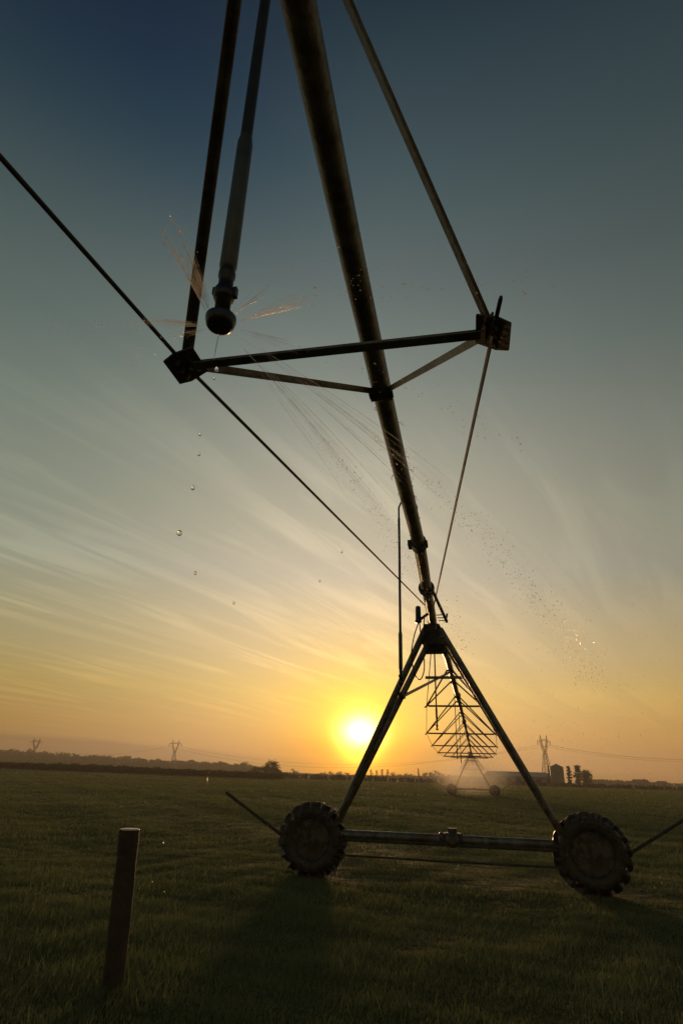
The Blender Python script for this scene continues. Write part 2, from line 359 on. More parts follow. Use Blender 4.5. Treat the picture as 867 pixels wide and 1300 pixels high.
# ------------------------------------------------------------------ irrigation spans (local frame: x across, y along the pipe)
S = 60.17
PR = .082
NPR = [(-27,-.10,5.5), (-16,-.10,5.2), (-12,-.10,4.99), (-10.631,-.095,4.859), (-10.209,-.10,4.816), (-9.603,-.105,4.749), (-8.949,-.105,4.688), (-8.541,-.104,4.651), (-8.143,-.099,4.614), (-7.68,-.094,4.581), (-7.131,-.090,4.538), (-6.543,-.083,4.505), (-5.849,-.074,4.467), (-4.98,-.058,4.42), (-4.297,-.045,4.385), (-3.591,-.035,4.35), (-2.673,-.049,4.325), (-2.033,-.064,4.311), (-.968,-.075,4.288), (0,-.09,4.268)]
def near_l(s): return float(np.interp(s, [p[0] for p in NPR], [p[1] for p in NPR]))
def far_l(s): return float(np.interp(s, [0, 1, 2, 4, S], [-.10, -.09, -.06, 0, 0]))
def flange(mb, c, d, r=PR+.045, th=.03, bolts=8):
    c = Vector(c); d = Vector(d).normalized()
    mb.lathe(c - d*th, d, [(PR, 0), (r, 0), (r, th*.9), (r-.003, th*.95), (r-.003, th*1.05), (r, th*1.1), (r, th*2), (PR, th*2)], 20, False)
    a = d.orthogonal().normalized(); b = d.cross(a)
    for i in range(bolts):
        t = 2*PI*i/bolts; q = c + (a*math.cos(t)+b*math.sin(t))*(r-.02); mb.tube([q-d*(th+.018), q+d*(th+.018)], .010, 6)
def truss_plate(mb, c, s):
    # folded plate: a flat web lying along the rods and a lip turned to the beam
    c = Vector(c)
    mb.plate(c, (0, 1, 0), (s*.90, 0, -.42), [(-.10,-.085),(.10,-.085),(.115,.02),(.095,.085),(-.095,.085),(-.115,.02)], .012)
    mb.plate(c + Vector((-s*.02, 0, .035)), (0, 1, 0), (s*.45, 0, .9), [(-.07,-.045),(.07,-.045),(.05,.055),(-.05,.055)], .010)
    for y in (-.06, 0, .06): mb.tube([c+Vector((s*.02, y, -.04)), c+Vector((s*.02-s*.03, y, .05))], .011, 6)
def span(root, sgn, hp, lf, stations, joints, rod_end, s_max=S, flanges=(), stub_right=False):
    """stations: [(s, w, z)], joints: [(ja, jb)] distances along the pipe of the two brace feet"""
    P = lambda s: Vector((lf(sgn*s), sgn*s, hp(s)))
    n = int(s_max*3)
    pts = [P(i*s_max/(n)) for i in range(n+1)]
    pipe = MB().tube(pts, PR, 24).build('water_pipe', M['galv'], root)
    for fs in flanges:
        mb = MB(); d = P(fs+.1)-P(fs-.1); flange(mb, P(fs), d); mb.build('flange', M['galv_dark'], pipe)
    prev = None
    for (s, ww, zz), (ja, jb) in zip(stations, joints):
        pl_ = [Vector((x*ww + lf(sgn*s), sgn*s, zz)) for x in (-1, 1)]
        MB().angle(pl_[0]+Vector((.06,0,.0)), pl_[1]-Vector((.06,0,0)), .058, .007).build('cross_beam', M['galv'], root)
        feet = [P(j)-Vector((0, 0, PR*.8)) for j in (ja, jb)]
        for x, q in zip((-1, 1), pl_):
            mb = MB(); truss_plate(mb, q, x); mb.build('truss_plate', M['galv_dark'], root)
            for fpt in feet:
                f2 = fpt + Vector((x*PR*.75, 0, .02))
                MB().angle(q, f2, .042, .006, (0, sgn, .2)).build('brace', M['galv'], root)
        for fpt in feet:
            mb = MB(); mb.plate(fpt+Vector((0, 0, -.01)), (0, 1, 0), (1, 0, 0), [(-.055,-.10),(.055,-.10),(.055,.10),(-.055,.10)], .010)
            mb.tube([fpt+Vector((x_*.09, .05, -.03)) for x_ in (-1, 1)], .012, 6); mb.build('pipe_bracket', M['galv_dark'], root)
        st = [Vector((x*PR*.9, sgn*rod_end, hp(rod_end)-.02)) + Vector((lf(sgn*rod_end), 0, 0)) for x in (-1, 1)] if prev is None else prev
        for a, b, x in zip(st, pl_, (-1, 1)):
            if stub_right and prev is not None and x > 0:      # only the forged end of this rod is in place
                if prev is near_first: d_ = (b-a).normalized(); MB().tube([a, a+d_*.22, a+d_*.24], [.0105, .0105, .008], 8).build('truss_rod', M['cable'], root)
                continue
            MB().tube([a, b], .0105, 8).build('truss_rod', M['cable'], root)
        if prev is None: near_first = pl_
        prev = pl_
    return pipe, prev
hn = lambda s: float(np.interp(-s, [p[0] for p in NPR], [p[2] for p in NPR]))
hf = lambda s: 4.2673 + .2845*4*s*(S-s)/S**2

# the span overhead: its next plates are already behind the camera
r1 = empty('irrigation_span', T, -AL1)
tag(r1, 'large galvanised pipe span with truss rods passing overhead in the foreground, nearest of the spans', 'irrigation pipe', 'truss spans of the irrigation machine')
near_st = [(8.825, .796, 3.538), (15.4, 1.56, 3.50), (22.0, 1.85, 3.4)]
pipe1, last = span(r1, -1, hn, near_l, near_st, [(7.10, 10.209), (14.2, 17.0), (20.8, 23.6)], 1.1, s_max=26, flanges=(2.0, 13.1, 25), stub_right=True)
# clamp band and bolted collar close to the tower
mb = MB(); c = Vector((near_l(-3.85), -3.85, hn(3.85))); d = Vector((0, 1, -.017))
mb.lathe(c-d*.09, d, [(PR,0),(PR+.022,0),(PR+.022,.18),(PR,.18)], 20, False); mb.box(c+Vector((-PR-.03, 0, -.01)), (.05,.18,.07)); mb.box(c+Vector((PR+.02, 0, -.01)), (.03,.16,.05)); mb.build('clamp_band', M['galv_dark'], pipe1)

# vine-like wisps of dry weed caught on the pipe
def weed(root, s0, s1, n, nm='caught_weed'):
    mb = MB()
    for i in range(n):
        s = random.uniform(s0, s1); a = random.choice((0, PI))+random.gauss(0, .5); r = PR+.004
        p = Vector((near_l(-s)+math.cos(a)*r, -s, hn(s)+math.sin(a)*r)); o = Vector((math.cos(a), random.uniform(-.6,.6), math.sin(a)-.3)); q = p+o*random.uniform(.01,.035)
        mb.tube([p, q, q+Vector((random.gauss(0,.008), random.gauss(0,.03), -.02)), p+Vector((0, random.gauss(0, .02), -.01))], .0016, 4, False)
    tag(mb.build(nm, M['wood'], root), kind='stuff')
weed(pipe1, 4.6, 7.4, 26); 

def sprinkler_drop(loc_l, loc_s, ztop, zbot, root_loc, al, label, sleeve=.5, neck_to=0., k=.62):
    u, v = frame(al); b = T + v*loc_l + u*loc_s
    r = empty('sprinkler_drop', (b.x, b.y, zbot), -al)
    tag(r, label, 'sprinkler', 'sprinkler drops hanging from the pipe')
    H = ztop-zbot; dx = neck_to-loc_l
    g = [Vector((dx, 0, -.02)), Vector((dx, 0, .16)), Vector((dx*.86, 0, .235)), Vector((dx*.5, 0, .27)), Vector((dx*.14, 0, .235)), Vector((0, 0, .16)), Vector((0, 0, 0))]
    g = [q + Vector((0, 0, H)) for q in g]
    MB().tube(g, .016*max(k,.7), 12).build('gooseneck', M['galv_dark'], r)
    MB().tube([(0,0,H+.02), (0.002,0,H*.8), (0,0,H*.5), (0,0,.20*k)], .0135*max(1, k*1.75), 12).build('hose', M['hose'], r)
    # weight sleeve
    MB().lathe((0,0,.235*k), (0,0,1), [(q_*max(.85, k*1.2), h_) for q_, h_ in ((.018,0),(.0255,.01),(.0255,sleeve-.03),(.022,sleeve-.01),(.0195,sleeve))], 16).build('weight_sleeve', M['sleeve'], r)
    mb = MB(); mb.lathe((0,0,.045), (0,0,1), [(.016,0),(.026,.004),(.027,.05),(.034,.055),(.038,.075),(.034,.10),(.026,.104),(.026,.15),(.030,.155),(.030,.175),(.022,.20)], 14)
    mb.box((.036,0,.125), (.02,.018,.04)); mb.box((-.034,.0,.14), (.016,.02,.03)); mb.build('nozzle_body', M['plastic'], r)
    hd = MB().lathe((0,0,.0), (0,0,1), [(0,-.019),(.012,-.019),(.014,-.014),(.026,-.015),(.028,-.021),(.040,-.019),(.047,-.010),(.050,.006)], 24).build('spray_head', M['plastic'], r)
    MB().lathe((0,0,.006), (0,0,1), [(.050,0),(.0515,.003),(.0515,.016),(.044,.022),(.020,.026)], 24).build('blue_ring', M['blue_plastic'], hd)
    for i in range(3):
        t = i*2*PI/3+.4; MB().tube([(.040*math.cos(t), .040*math.sin(t), .02), (.022*math.cos(t), .022*math.sin(t), .06)], .005, 6).build('yoke_arm', M['plastic'], r)
    for o in bpy.data.objects:
        if o.parent is r and o.name.split('.')[0] in ('nozzle_body', 'spray_head', 'yoke_arm'): o.scale = (k, k, k)
    return r
UN, VN = frame(AL1)
NOZ = CAM + ray(280, 410)*1.6
q = NOZ - T
sprinkler_drop(q.dot(VN), q.dot(UN), hn(9.75)+.28, NOZ.z, T, AL1, 'black hose drop with large spray head, nearest the camera, fanning out water jets', .56, k=.80)
def drop_z(l, s, px, py, al):
    u, v = frame(al); P = T + v*l + u*s; r = ray(px, py); return HC + r.z*(P.y/r.y)
zb = drop_z(-.20, -4.55, 509, 868, AL1)
sprinkler_drop(-.22, -4.55, hn(4.5)+.02, zb, T, AL1, 'thin sprinkler drop hanging left of the pipe and ending at the near tower left legs', .42)
UF, VF = frame(AL)
sprinkler_drop(-.20, 2.2, hf(2.2), 2.5, T, AL, 'sprinkler drop hanging inside the near tower, first beyond its gusset', .3)
sprinkler_drop(-.16, 14.4, hf(14), 2.3, T, AL, 'sprinkler drop hanging in the far truss, second beyond the near tower', .3)
sprinkler_drop(-.16, 20.4, hf(20), 2.3, T, AL, 'sprinkler drop hanging in the far truss, third beyond the near tower', .3)

# the span beyond the near tower
r2 = empty('irrigation_span', T, -AL)
tag(r2, 'trussed pipe span beyond the near tower, seen end on between its legs', 'irrigation pipe', 'truss spans of the irrigation machine')
st = [(8.57,.869,3.632), (15.14,1.385,3.248), (21.7,1.597,3.09), (28.26,1.70,3.00), (34.8,1.66,3.02), (41.4,1.42,3.15), (48.0,.95,3.5)]
span(r2, 1, hf, far_l, st, [(max(4.5, s-2.7), s-.2) if i == 0 else (s-2.7, s-1.0) for i, (s, a, b) in enumerate(st)], 1.1, s_max=S, flanges=(1.0, 12.6, 24.8, 37, 49, 59))
MB().angle((-.40, 2.0, 3.52), (.40, 2.0, 3.52), .06, .007).build('cross_beam', M['galv'], r2)

# ------------------------------------------------------------------ drive towers (local: x across = direction of travel, y along the pipe)
B = 4.456; RW = .56
def wheel(root, x):
    wl = empty('wheel', (x, 0, RW)); wl.parent = root
    prof = [(.285,-.10),(.31,-.130),(.38,-.155),(.445,-.160),(.485,-.145),(.508,-.10),(.515,0),(.508,.10),(.485,.145),(.445,.160),(.38,.155),(.31,.130),(.285,.10)]
    mb = MB().lathe((0,0,0), (0,1,0), prof+[prof[0]], 48)
    nl = 18
    for side in (-1, 1):
        for i in range(nl):
            t0 = 2*PI*(i+(.5 if side > 0 else 0))/nl
            def pt(t, y, r): return Vector((math.cos(t)*r, y, math.sin(t)*r))
            sweep = .17
            rows = []
            for f in (0, .35, .7, 1):
                y = side*(.005+.148*f); t = t0+sweep*f; r_in = .505-.045*max(0, f-.6)/.4; r_out = .583-.026*max(0, f-.65)/.35; hw = .044+random.uniform(-.004,.006)
                rows += [pt(t-hw, y, r_in), pt(t-hw*.75, y, r_out), pt(t+hw*.75, y, r_out), pt(t+hw, y, r_in)]
            # shoulder continuation down the sidewall
            t = t0+sweep*1.06; y = side*.160
            rows += [pt(t-.05, side*.150, .40), pt(t-.035, side*.185, .425), pt(t+.035, side*.185, .425), pt(t+.05, side*.150, .40)]
            fs = []
            for j in range(4):
                for k_ in range(3): fs.append((j*4+k_, j*4+k_+1, (j+1)*4+k_+1, (j+1)*4+k_))
            fs += [(0,3,2,1), (16,17,18,19)]
            mb.add(rows, fs)
    mb.build('tyre', M['rubber'], wl)
    rim = MB().lathe((0,0,0), (0,1,0), [(.305,-.125),(.300,-.140),(.288,-.140),(.280,-.118),(.262,-.100),(.255,-.03),(.250,.03),(.235,.050),(.17,.035),(.15,-.015),(.10,-.020),(.10,.0),(.145,.01),(.165,.06),(.245,.07),(.262,.10),(.280,.118),(.288,.140),(.300,.140),(.305,.125)], 40)
    rim.build('rim', M['rim'], wl)
    hb = MB().lathe((0,-.10,0), (0,1,0), [(0,-.02),(.04,-.02),(.05,0),(.055,.04),(.085,.05),(.09,.09),(.09,.12)], 20)
    for i in range(8):
        t = 2*PI*i/8; hb.tube([(.125*math.cos(t), -.045, .125*math.sin(t)), (.125*math.cos(t), .0, .125*math.sin(t))], .012, 6)
    hb.build('hub', M['gear'], wl)
    gb = MB().lathe((0,.03,0), (0,1,0), [(.09,0),(.15,.01),(.155,.11),(.10,.16),(.04,.17)], 20); gb.box((0,.10,.10), (.12,.12,.16)); gb.build('gearbox', M['gear'], wl)
def tower(loc, label):
    r = empty('drive_tower', loc, -ALW)
    tag(r, label, 'wheel tower', 'wheeled drive towers carrying the pipe')
    hl_ = 1.88; zt = 4.0; zb_ = .72
    MB().tube([(-hl_-.30,0,.66),(hl_+.30,0,.66)], .070, 20).build('base_beam', M['galv'], r)
    MB().tube([(-hl_,-.10,.36),(.0,-.10,.352),(hl_,-.10,.36)], .017, 10).build('drive_shaft', M['galv_dark'], r)
    MB().tube([(-hl_+.1,-.078,.585),(hl_-.1,-.078,.585)], .026, 10).build('drive_shaft', M['galv_dark'], r)
    for sx in (-1, 1):
        MB().box((sx*(hl_+.10),-.02,.60), (.24,.16,.22)).build('axle_bracket', M['galv_dark'], r)
        for sy in (-1, 1):
            top = Vector((-.06+sx*.13, sy*.5, zt)); bot = Vector((sx*hl_, sy*.05, .70))
            MB().tube([top, bot], .057, 16).build('leg', M['galv'], r)
        wheel(r, sx*B/2)
        # boom bar reaching out and up beyond the wheel
        MB().tube([(sx*2.0,.20,.10+.0), (sx*2.87,.02,.62), (sx*3.88,0,1.23)] if False else [(sx*2.30,.19,.28), (sx*2.87,.10,.62), (sx*3.88,0,1.23)], .026, 12).build('boom_bar', M['galv_dark'], r)
        # strut from the legs up to the pipe ahead
        MB().tube([(-.03+sx*.66, .22, 2.93), (-.02+sx*.06, 6.0, 4.26)], .030, 10).build('pipe_strut', M['galv'], r)
        mb = MB(); mb.box((-.03+sx*.66, .1, 2.93), (.07,.5,.06)); mb.build('leg_clamp', M['galv_dark'], r)
    # gusset plates
    for sy in (-.5, .5):
        MB().plate((-.07,sy-.02*(1 if sy > 0 else -1),3.96), (1,0,0), (0,0,1), [(-.27,-.22),(.27,-.22),(.25,-.12),(.13,.14),(-.13,.14),(-.25,-.12)], .014).build('gusset_plate', M['galv_dark'], r)
    mb = MB()
    for sx in (-1, 1): mb.plate((-.07+sx*.17,0,3.98), (0,1,0), (sx*.45,0,-1), [(-.46,-.10),(.46,-.10),(.46,.13),(-.46,.13)], .012)
    mb.build('saddle', M['galv_dark'], r)
    # gear motor in the middle of the base
    gm = MB(); gm.box((.12,-.03,.66), (.24,.22,.20)); gm.lathe((.12,-.14,.66), (0,-1,0), [(.10,0),(.105,.02),(.105,.06),(.05,.09)], 18); gm.lathe((-.02,-.06,.70), (-1,0,0), [(.05,0),(.062,.01),(.062,.06),(.05,.07)], 16)
    gm.box((.12,0,.79), (.14,.14,.07))
    for i in range(6): gm.box((.08+i*.02,-.03,.775), (.006,.23,.03))
    for sx in (-1,1): gm.lathe((.12+sx*.13,0,.66), (sx,0,0), [(.09,0),(.105,.005),(.105,.035),(.08,.04)], 16, False)
    gm.build('gear_motor', M['gear'], r)
    # slide valve canister and hoses at the tower top
    MB().lathe((-.27,-.9,4.02), (0,0,1), [(.02,0),(.055,.01),(.058,.05),(.048,.06),(.048,.24),(.042,.29),(.02,.30)], 14).build('control_canister', M['plastic'], r)
    mb = MB(); mb.bar((-.27,-.9,4.06), (-.10,-.9,4.18), .04, .04); mb.build('canister_bracket', M['galv_dark'], r)
    for pts in ([(-.27,-.9,4.02),(-.36,-.82,3.8),(-.42,-.72,3.5),(-.38,-.6,3.2),(-.29,-.55,3.12),(-.22,-.55,3.3),(-.23,-.52,3.6)],
                [(-.25,-.9,4.02),(-.24,-.8,3.82),(-.20,-.6,3.7),(-.16,-.5,3.78)], [(-.17,-.85,4.12),(-.19,-.75,3.9),(-.12,-.6,3.8),(-.06,-.55,3.95)]):
        Q = [Vector(p) for p in pts]; sp_ = []
        for i in range(len(Q)-1):
            p0, p1, p2, p3 = Q[max(i-1,0)], Q[i], Q[i+1], Q[min(i+2,len(Q)-1)]
            for k_ in range(6):
                t = k_/6; sp_.append(.5*((2*p1)+(p2-p0)*t+(2*p0-5*p1+4*p2-p3)*t*t+(3*p1-p0-3*p2+p3)*t**3))
        sp_.append(Q[-1]); MB().tube(sp_, .010, 8).build('control_cable', M['hose'], r)
    # toothed rack on the right side of the pipe
    mb = MB(); a = Vector((.05,-2.0,4.30)); b = Vector((.22,-.95,4.02)); mb.bar(a, b, .035, .045)
    for i in range(3):
        q_ = a.lerp(b, .78+.09*i); mb.tube([q_, q_+Vector((-.13,0,0))], .008, 6)
    mb.tube([b+Vector((.01,0,.14)), b+Vector((-.02,0,.0))], .016, 8); mb.build('alignment_arm', M['galv_dark'], r)
    return r
t1 = tower(T, 'A-shaped steel tower on two large tractor wheels, nearest, carrying the pipe in mid field')
UFv, VFv = frame(AL)
T2 = T + UFv*S
t2 = copy_tree(t1); t2.location = T2
t2['label'] = 'small distant wheeled tower in spray mist, seen between the legs of the near tower'
r3 = copy_tree(r2); r3.location = T2; r3.rotation_euler = (0, 0, -AL+.006)
r3['label'] = 'farthest trussed span, tiny lattice seen through the distant tower'

# ------------------------------------------------------------------ water: near jets, falling drops, drifting spray
def rdrop(mb, c, r, stretch=1.6, d=Vector((0,0,1))):
    d = Vector(d).normalized(); a = d.orthogonal().normalized(); b = d.cross(a); c = Vector(c)
    vs = [c+d*r*stretch] + [c+(a*math.cos(t)+b*math.sin(t))*r for t in (0, 2.094, 4.189)] + [c-d*r*stretch]
    mb.add(vs, [(0,1,2),(0,2,3),(0,3,1),(4,2,1),(4,3,2),(4,1,3)], True)
def traj(phi, v0, up, t):
    return NOZ + Vector((math.sin(phi)*(.05+v0*t), math.cos(phi)*(.05+v0*t), up*t-4.9*t*t+.0))
# (azimuth deg, speed, rise, tube time, drop time, width)
jets = [(35,9,1,.15,.42,.0028,1500), (23,9,.5,.12,.32,.0024,900), (95,5,2.5,.045,.11,.0022,60), (101,5,1,.04,.16,.0018,70), (62,5,.6,.035,.2,.0016,70),
        (-85,5,.5,.035,.09,.0018,40), (-75,4,1.0,.03,.10,.0016,40), (-163,5,2.5,.034,.042,.0050,60), (-145,3,2.5,.050,.06,.0032,50), (-158,5,2.1,.022,.03,.004,20), (-55,3,1,.035,.12,.0018,50), (130,4,.3,.03,.1,.0014,20)]
jm, dm = MB(), MB()
for (ph, v0, up, tt, td, wj, nd) in jets:
    phi = math.radians(ph)
    for st_ in range(14):
        p2 = phi + random.gauss(0, .05); u2 = up + random.gauss(0, .16); t0_ = random.uniform(0, .35)*tt; t1_ = tt*random.uniform(.6, 1.15)
        pts = [traj(p2, v0, u2, t0_+(t1_-t0_)*i/12) for i in range(13)]
        jm.tube(pts, [max(.0003, wj*(.35+.5*i/12)*(1-(i/12)**3)*random.uniform(.8, 1.1)*(1 if st_ < 2 else .55)) for i in range(13)], 6)
    for i in range(nd):
        t = tt*.5 + (td-tt*.5)*random.random()**.8
        c = traj(phi+random.gauss(0, .018), v0*random.uniform(.97, 1.03), up+random.gauss(0, .10), t) + Vector([random.gauss(0, .004+.085*t) for _ in range(3)])
        d = traj(phi, v0, up, t+.01)-traj(phi, v0, up, t)
        rdrop(dm, c, min(.006, random.uniform(.0007, .0013)*random.choice((1, 1, 1, 1.8))*(1+3.0*t)), random.uniform(1.0, 2.6), d)
o = jm.build('water_jets', M['jet'], None, NOZ); tag(o, 'fine water jets fanning out from the near spray head', 'water jets', kind='stuff')
# wide drizzle: specks seen to the right of the pipe, around the wheels and across the field
def mist_drops(n, xr, yr, zr, r0, r1, st=(1.3, 4)):
    for i in range(n):
        rdrop(dm, (random.uniform(*xr), random.uniform(*yr), random.uniform(*zr)), random.uniform(r0, r1), random.uniform(*st), Vector((random.gauss(0,.12), 0, 1)))
mist_drops(900, (1.5, 5.5), (6.5, 12), (2.0, 5.2), .0015, .004)
mist_drops(500, (-3.5, 5.0), (5, 11), (.1, 1.6), .001, .0028, (2, 7))
mist_drops(240, (-2.2, 1.8), (5, 9), (1.6, 4.4), .001, .0024)
for i in range(420):      # drops clinging to the wet underside of the pipe and of the right leg
    s_ = -random.uniform(1.2, 8)*random.uniform(.5, 1); a_ = -PI/2+random.gauss(0, .7); rdrop(dm, T + VN*(near_l(s_)+math.cos(a_)*(PR+.002)) + UN*s_ + Vector((0,0,hn(-s_)+math.sin(a_)*(PR+.003))), random.uniform(.003,.0075), 1.2)
mist_drops(1200, (8, 22), (40, 75), (.4, 5), .006, .018)
o = dm.build('water_spray', M['spray'], None); tag(o, 'loose spray of water droplets drifting around the irrigation machine', 'water spray', kind='stuff')
# individual large drops falling under the near spray head
def one_drop(px, py, dist, r, label, st=1.25):
    r *= 1.15
    rr = ray(px, py); P = CAM + rr*dist
    bm = MB(); n = 12; rows = []
    for i in range(9):
        a = PI*i/8; rows.append((max(math.sin(a), 0)*r*(1 if a > PI/2 else 1), -math.cos(a)*r*(st if a > PI/2 or st > 4 else 1)))
    bm.lathe((0,0,0), (0,0,1), rows, 12)
    o = bm.build('water_drop', M['drop']); o.location = P; tag(o, label, 'water drop', 'single drops falling below the near spray head'); return o
DR = [(275,470,2.0,.0055,'elongated bright drop just below the near spray head, topmost of the falling drops',2.2), (272,481,2.0,.0035,'small drop directly under the topmost falling drop',1.6),
      (254,552,2.1,.0045,'small round drop left of the long truss rod, third from the top',1.2), (253,577,2.1,.005,'small drop left of the long truss rod, fourth from the top',1.4),
      (245,620,2.1,.0062,'irregular drop above the largest round drop',1.5), (228,677,2.1,.0085,'largest round glassy drop in the left sky',1.15),
      (248,728,2.2,.005,'small drop lower right of the largest round drop',1.5), (434,701,2.4,.004,'tiny drop between the truss rod and the thin hanging hose',1.6),
      (297,766,2.4,.004,'lowest tiny drop in the left sky',1.5), (406,738,2.4,.0038,'tiny drop left of the truss rod near its lower end',1.5)]
for a in DR: one_drop(*a)
for (px, py, ds_, r_, lb) in [(209,1062,4.0,.006,'bright falling drop streak right of the wooden post top'), (195,1111,4.0,.006,'falling drop streak low beside the wooden post'), (210,1125,4.0,.005,'falling drop streak right of the post, lower'),
                      (178,1225,3.4,.005,'falling drop streak near the foot of the wooden post'), (264,986,5.5,.006,'falling drop streak in front of the far field, right of the left pylon')]:
    o = one_drop(px, py, ds_, r_*.7, lb, 9.0); o['group'] = 'falling drop streaks over the field'
# thin streak of water hanging under the head
MB().tube([NOZ+Vector((0,0,-.03)), NOZ+Vector((-.002,0,-.075)), NOZ+Vector((-.004,0,-.12))], [.002,.0014,.0008], 6).build('water_dribble', M['drop'], None, NOZ)
tag(bpy.data.objects['water_dribble'], 'thin dribble of water running down from the near spray head', 'water dribble')

# ------------------------------------------------------------------ fence post and wire
def fence_post():
    b = Vector((-1.635, 5.671, 0)); top = Vector((-1.690, 5.671, 1.10)); b.z = float(gh(b.x, b.y))-.1
    r = empty('fence_post', (b.x, b.y, 0))
    mb = MB(); n = 28; rows = 16; vs = []
    for j in range(rows+1):
        f = j/rows; c = b.lerp(top, f)
        for k_ in range(n):
            t = 2*PI*k_/n; rr = .083*(1+.035*math.sin(3*t+f*2)+.022*math.sin(11*t+f*5)+.015*math.sin(23*t)-(.10 if abs(((t-4.3-.25*math.sin(f*3)+PI) % (2*PI))-PI) < .12 and f > .35 else 0)+.03*math.sin(f*17+2*t)*math.sin(f*6)) *(1-.03*f)
            if j == rows: rr *= .985
            vs.append(c + Vector((math.cos(t)*rr, math.sin(t)*rr, (.004*math.sin(5*t) if j == rows else 0))))
    mb.add(vs, [(j*n+k_, j*n+(k_+1) % n, (j+1)*n+(k_+1) % n, (j+1)*n+k_) for j in range(rows) for k_ in range(n)], True)
    mb.v = [Vector(v)-r.location for v in mb.v]; mb.build('post_shaft', M['wood'], r)
    c = top+Vector((0,0,.001)); mb = MB().lathe(c-r.location, (0,0,1), [(.0795,-.004),(.0795,.002),(.076,.005),(.03,.006),(0,.0055)], 28); mb.build('cut_top', M['woodtop'], r)
    mb = MB(); q = top.lerp(b, .14)-r.location+Vector((.0,-.082,0)); mb.tube([q+Vector((-.02,0,.01)), q+Vector((-.01,-.012,.006)), q+Vector((.01,-.012,-.006)), q+Vector((.02,0,-.01))], .003, 6); mb.build('staple', M['cable'], r)
    tag(r, 'weathered round wooden fence post with pale cut top at the lower left', 'fence post'); return top.lerp(b, .14)+Vector((0,-.09,0))
wp = fence_post()
mb = MB(); dmw = MB()
for a, b in ((at_y(-120, 1083, 5.5), wp), (wp, at_y(812, 1103, 8.9)), (at_y(812, 1103, 8.9), at_y(900, 1030, 9.6))):
    pts = [a.lerp(b, i/24) - Vector((0,0,.03*math.sin(PI*i/24))) for i in range(25)]; mb.tube(pts, .0013, 6)
    for i in range(46):
        p = a.lerp(b, random.random()); f = (p-a).length/(b-a).length; p.z -= .03*math.sin(PI*f)+.003; rdrop(dmw, p, random.uniform(.0016,.003), 1.1)
wr = empty('fence_wire', wp); mb.v = [Vector(v)-wp for v in mb.v]; dmw.v = [Vector(v)-wp for v in dmw.v]
mb.build('wire_strand', M['cable'], wr); o = dmw.build('dew_drops', M['spray'], wr); tag(o, kind='stuff'); tag(wr, 'thin fence wire beaded with drops running from the wooden post past the wheels', 'fence wire')

# ------------------------------------------------------------------ background
def horizon_z(px, py, Y): return at_y(px, py, Y)
def pylon(px, ptop, Y, label, rz=.4, W=1.0):
    top = at_y(px, ptop, Y); H = top.z; base = Vector((top.x, top.y, 0))
    r = empty('power_pylon', base, rz); tag(r, label, 'pylon', 'lattice power pylons on the horizon')
    k_ = H/32; t_ = .13*k_*max(1, Y/420)
    body = MB(); zs = [0, 5, 9.5, 13.5, 17, 19.5]; ws = [3.4, 2.75, 2.2, 1.7, 1.3, 1.1]
    for i in range(len(zs)):
        for sx, sy in ((-1,-1),(1,-1),(1,1),(-1,1)):
            a = Vector((sx*ws[i], sy*ws[i], zs[i]))*k_
            if i < len(zs)-1:
                b = Vector((sx*ws[i+1], sy*ws[i+1], zs[i+1]))*k_; body.bar(a, b, t_*1.5, t_*1.5)
                nx_, ny_ = (sx, -sy) if sx == sy else (-sx, sy)
                body.bar(a, Vector((nx_*ws[i+1], ny_*ws[i+1], zs[i+1]))*k_, t_, t_)
                body.bar(b, Vector((nx_*ws[i], ny_*ws[i], zs[i]))*k_, t_, t_); body.bar(b, Vector((nx_*ws[i+1], ny_*ws[i+1], zs[i+1]))*k_, t_, t_)
    body.build('lattice_body', M['pylon'], r)
    for sx in (-1, 1):
        arm = MB(); p0 = [Vector((sx*1.0*W, s*.9, 19.5))*k_ for s in (-1, 1)]; p1 = [Vector((sx*3.9*W, s*.7, 28))*k_ for s in (-1, 1)]
        p0b = [Vector((-sx*.2, s*.9, 19.5))*k_ for s in (-1, 1)]; p1b = [Vector((sx*2.6*W, s*.7, 28))*k_ for s in (-1, 1)]
        for a, b in zip(p0+p0b, p1+p1b): arm.bar(a, b, t_*1.4, t_*1.4)
        for i in range(5):
            f, g = i/5, (i+1)/5
            for s in (0, 1): arm.bar(p0[s].lerp(p1[s], f), p0b[s].lerp(p1b[s], g), t_, t_); arm.bar(p0b[s].lerp(p1b[s], g), p0[s].lerp(p1[s], g), t_, t_)
        for s in (0, 1): arm.bar(p1[s], Vector((sx*3.2*W, 0, 32))*k_, t_, t_); arm.bar(p1b[s], Vector((sx*3.2*W, 0, 32))*k_, t_, t_)
        arm.build('upright_arm', M['pylon'], r)
        for xx in (sx*6.4*W,) : 
            ins = MB(); ins.lathe(Vector((xx, 0, 25.2))*k_, (0,0,1), [(.10*k_,0),(.22*k_,.3*k_),(.22*k_,2.2*k_),(.10*k_,2.7*k_)], 8); ins.build('insulator', M['dark'], r)
    ca = MB(); 
    for s in (-.7, .7): ca.bar(Vector((-6.6*W,s*.3,28))*k_, Vector((6.6*W,s*.3,28))*k_, t_*1.4, t_*1.4); ca.bar(Vector((-3.4*W,s,29.2))*k_, Vector((3.4*W,s,29.2))*k_, t_*1.1, t_*1.1)
    for i in range(-6, 6): ca.bar(Vector((i*1.1*W,-.2,28))*k_, Vector(((i+1)*1.1*W,.2,28.0+(.9 if abs(i) < 4 else .2)))*k_, t_, t_)
    ca.build('crossarm', M['pylon'], r)
    mw = Matrix.Rotation(rz, 4, 'Z')
    return [base + (mw @ (Vector((x*6.4*W, 0, 25.2))*k_)) for x in (-1, 0, 1)]
pr_ = pylon(689, 933, 430, 'tallest lattice pylon, rising beside the silo on the right', .15, .72)
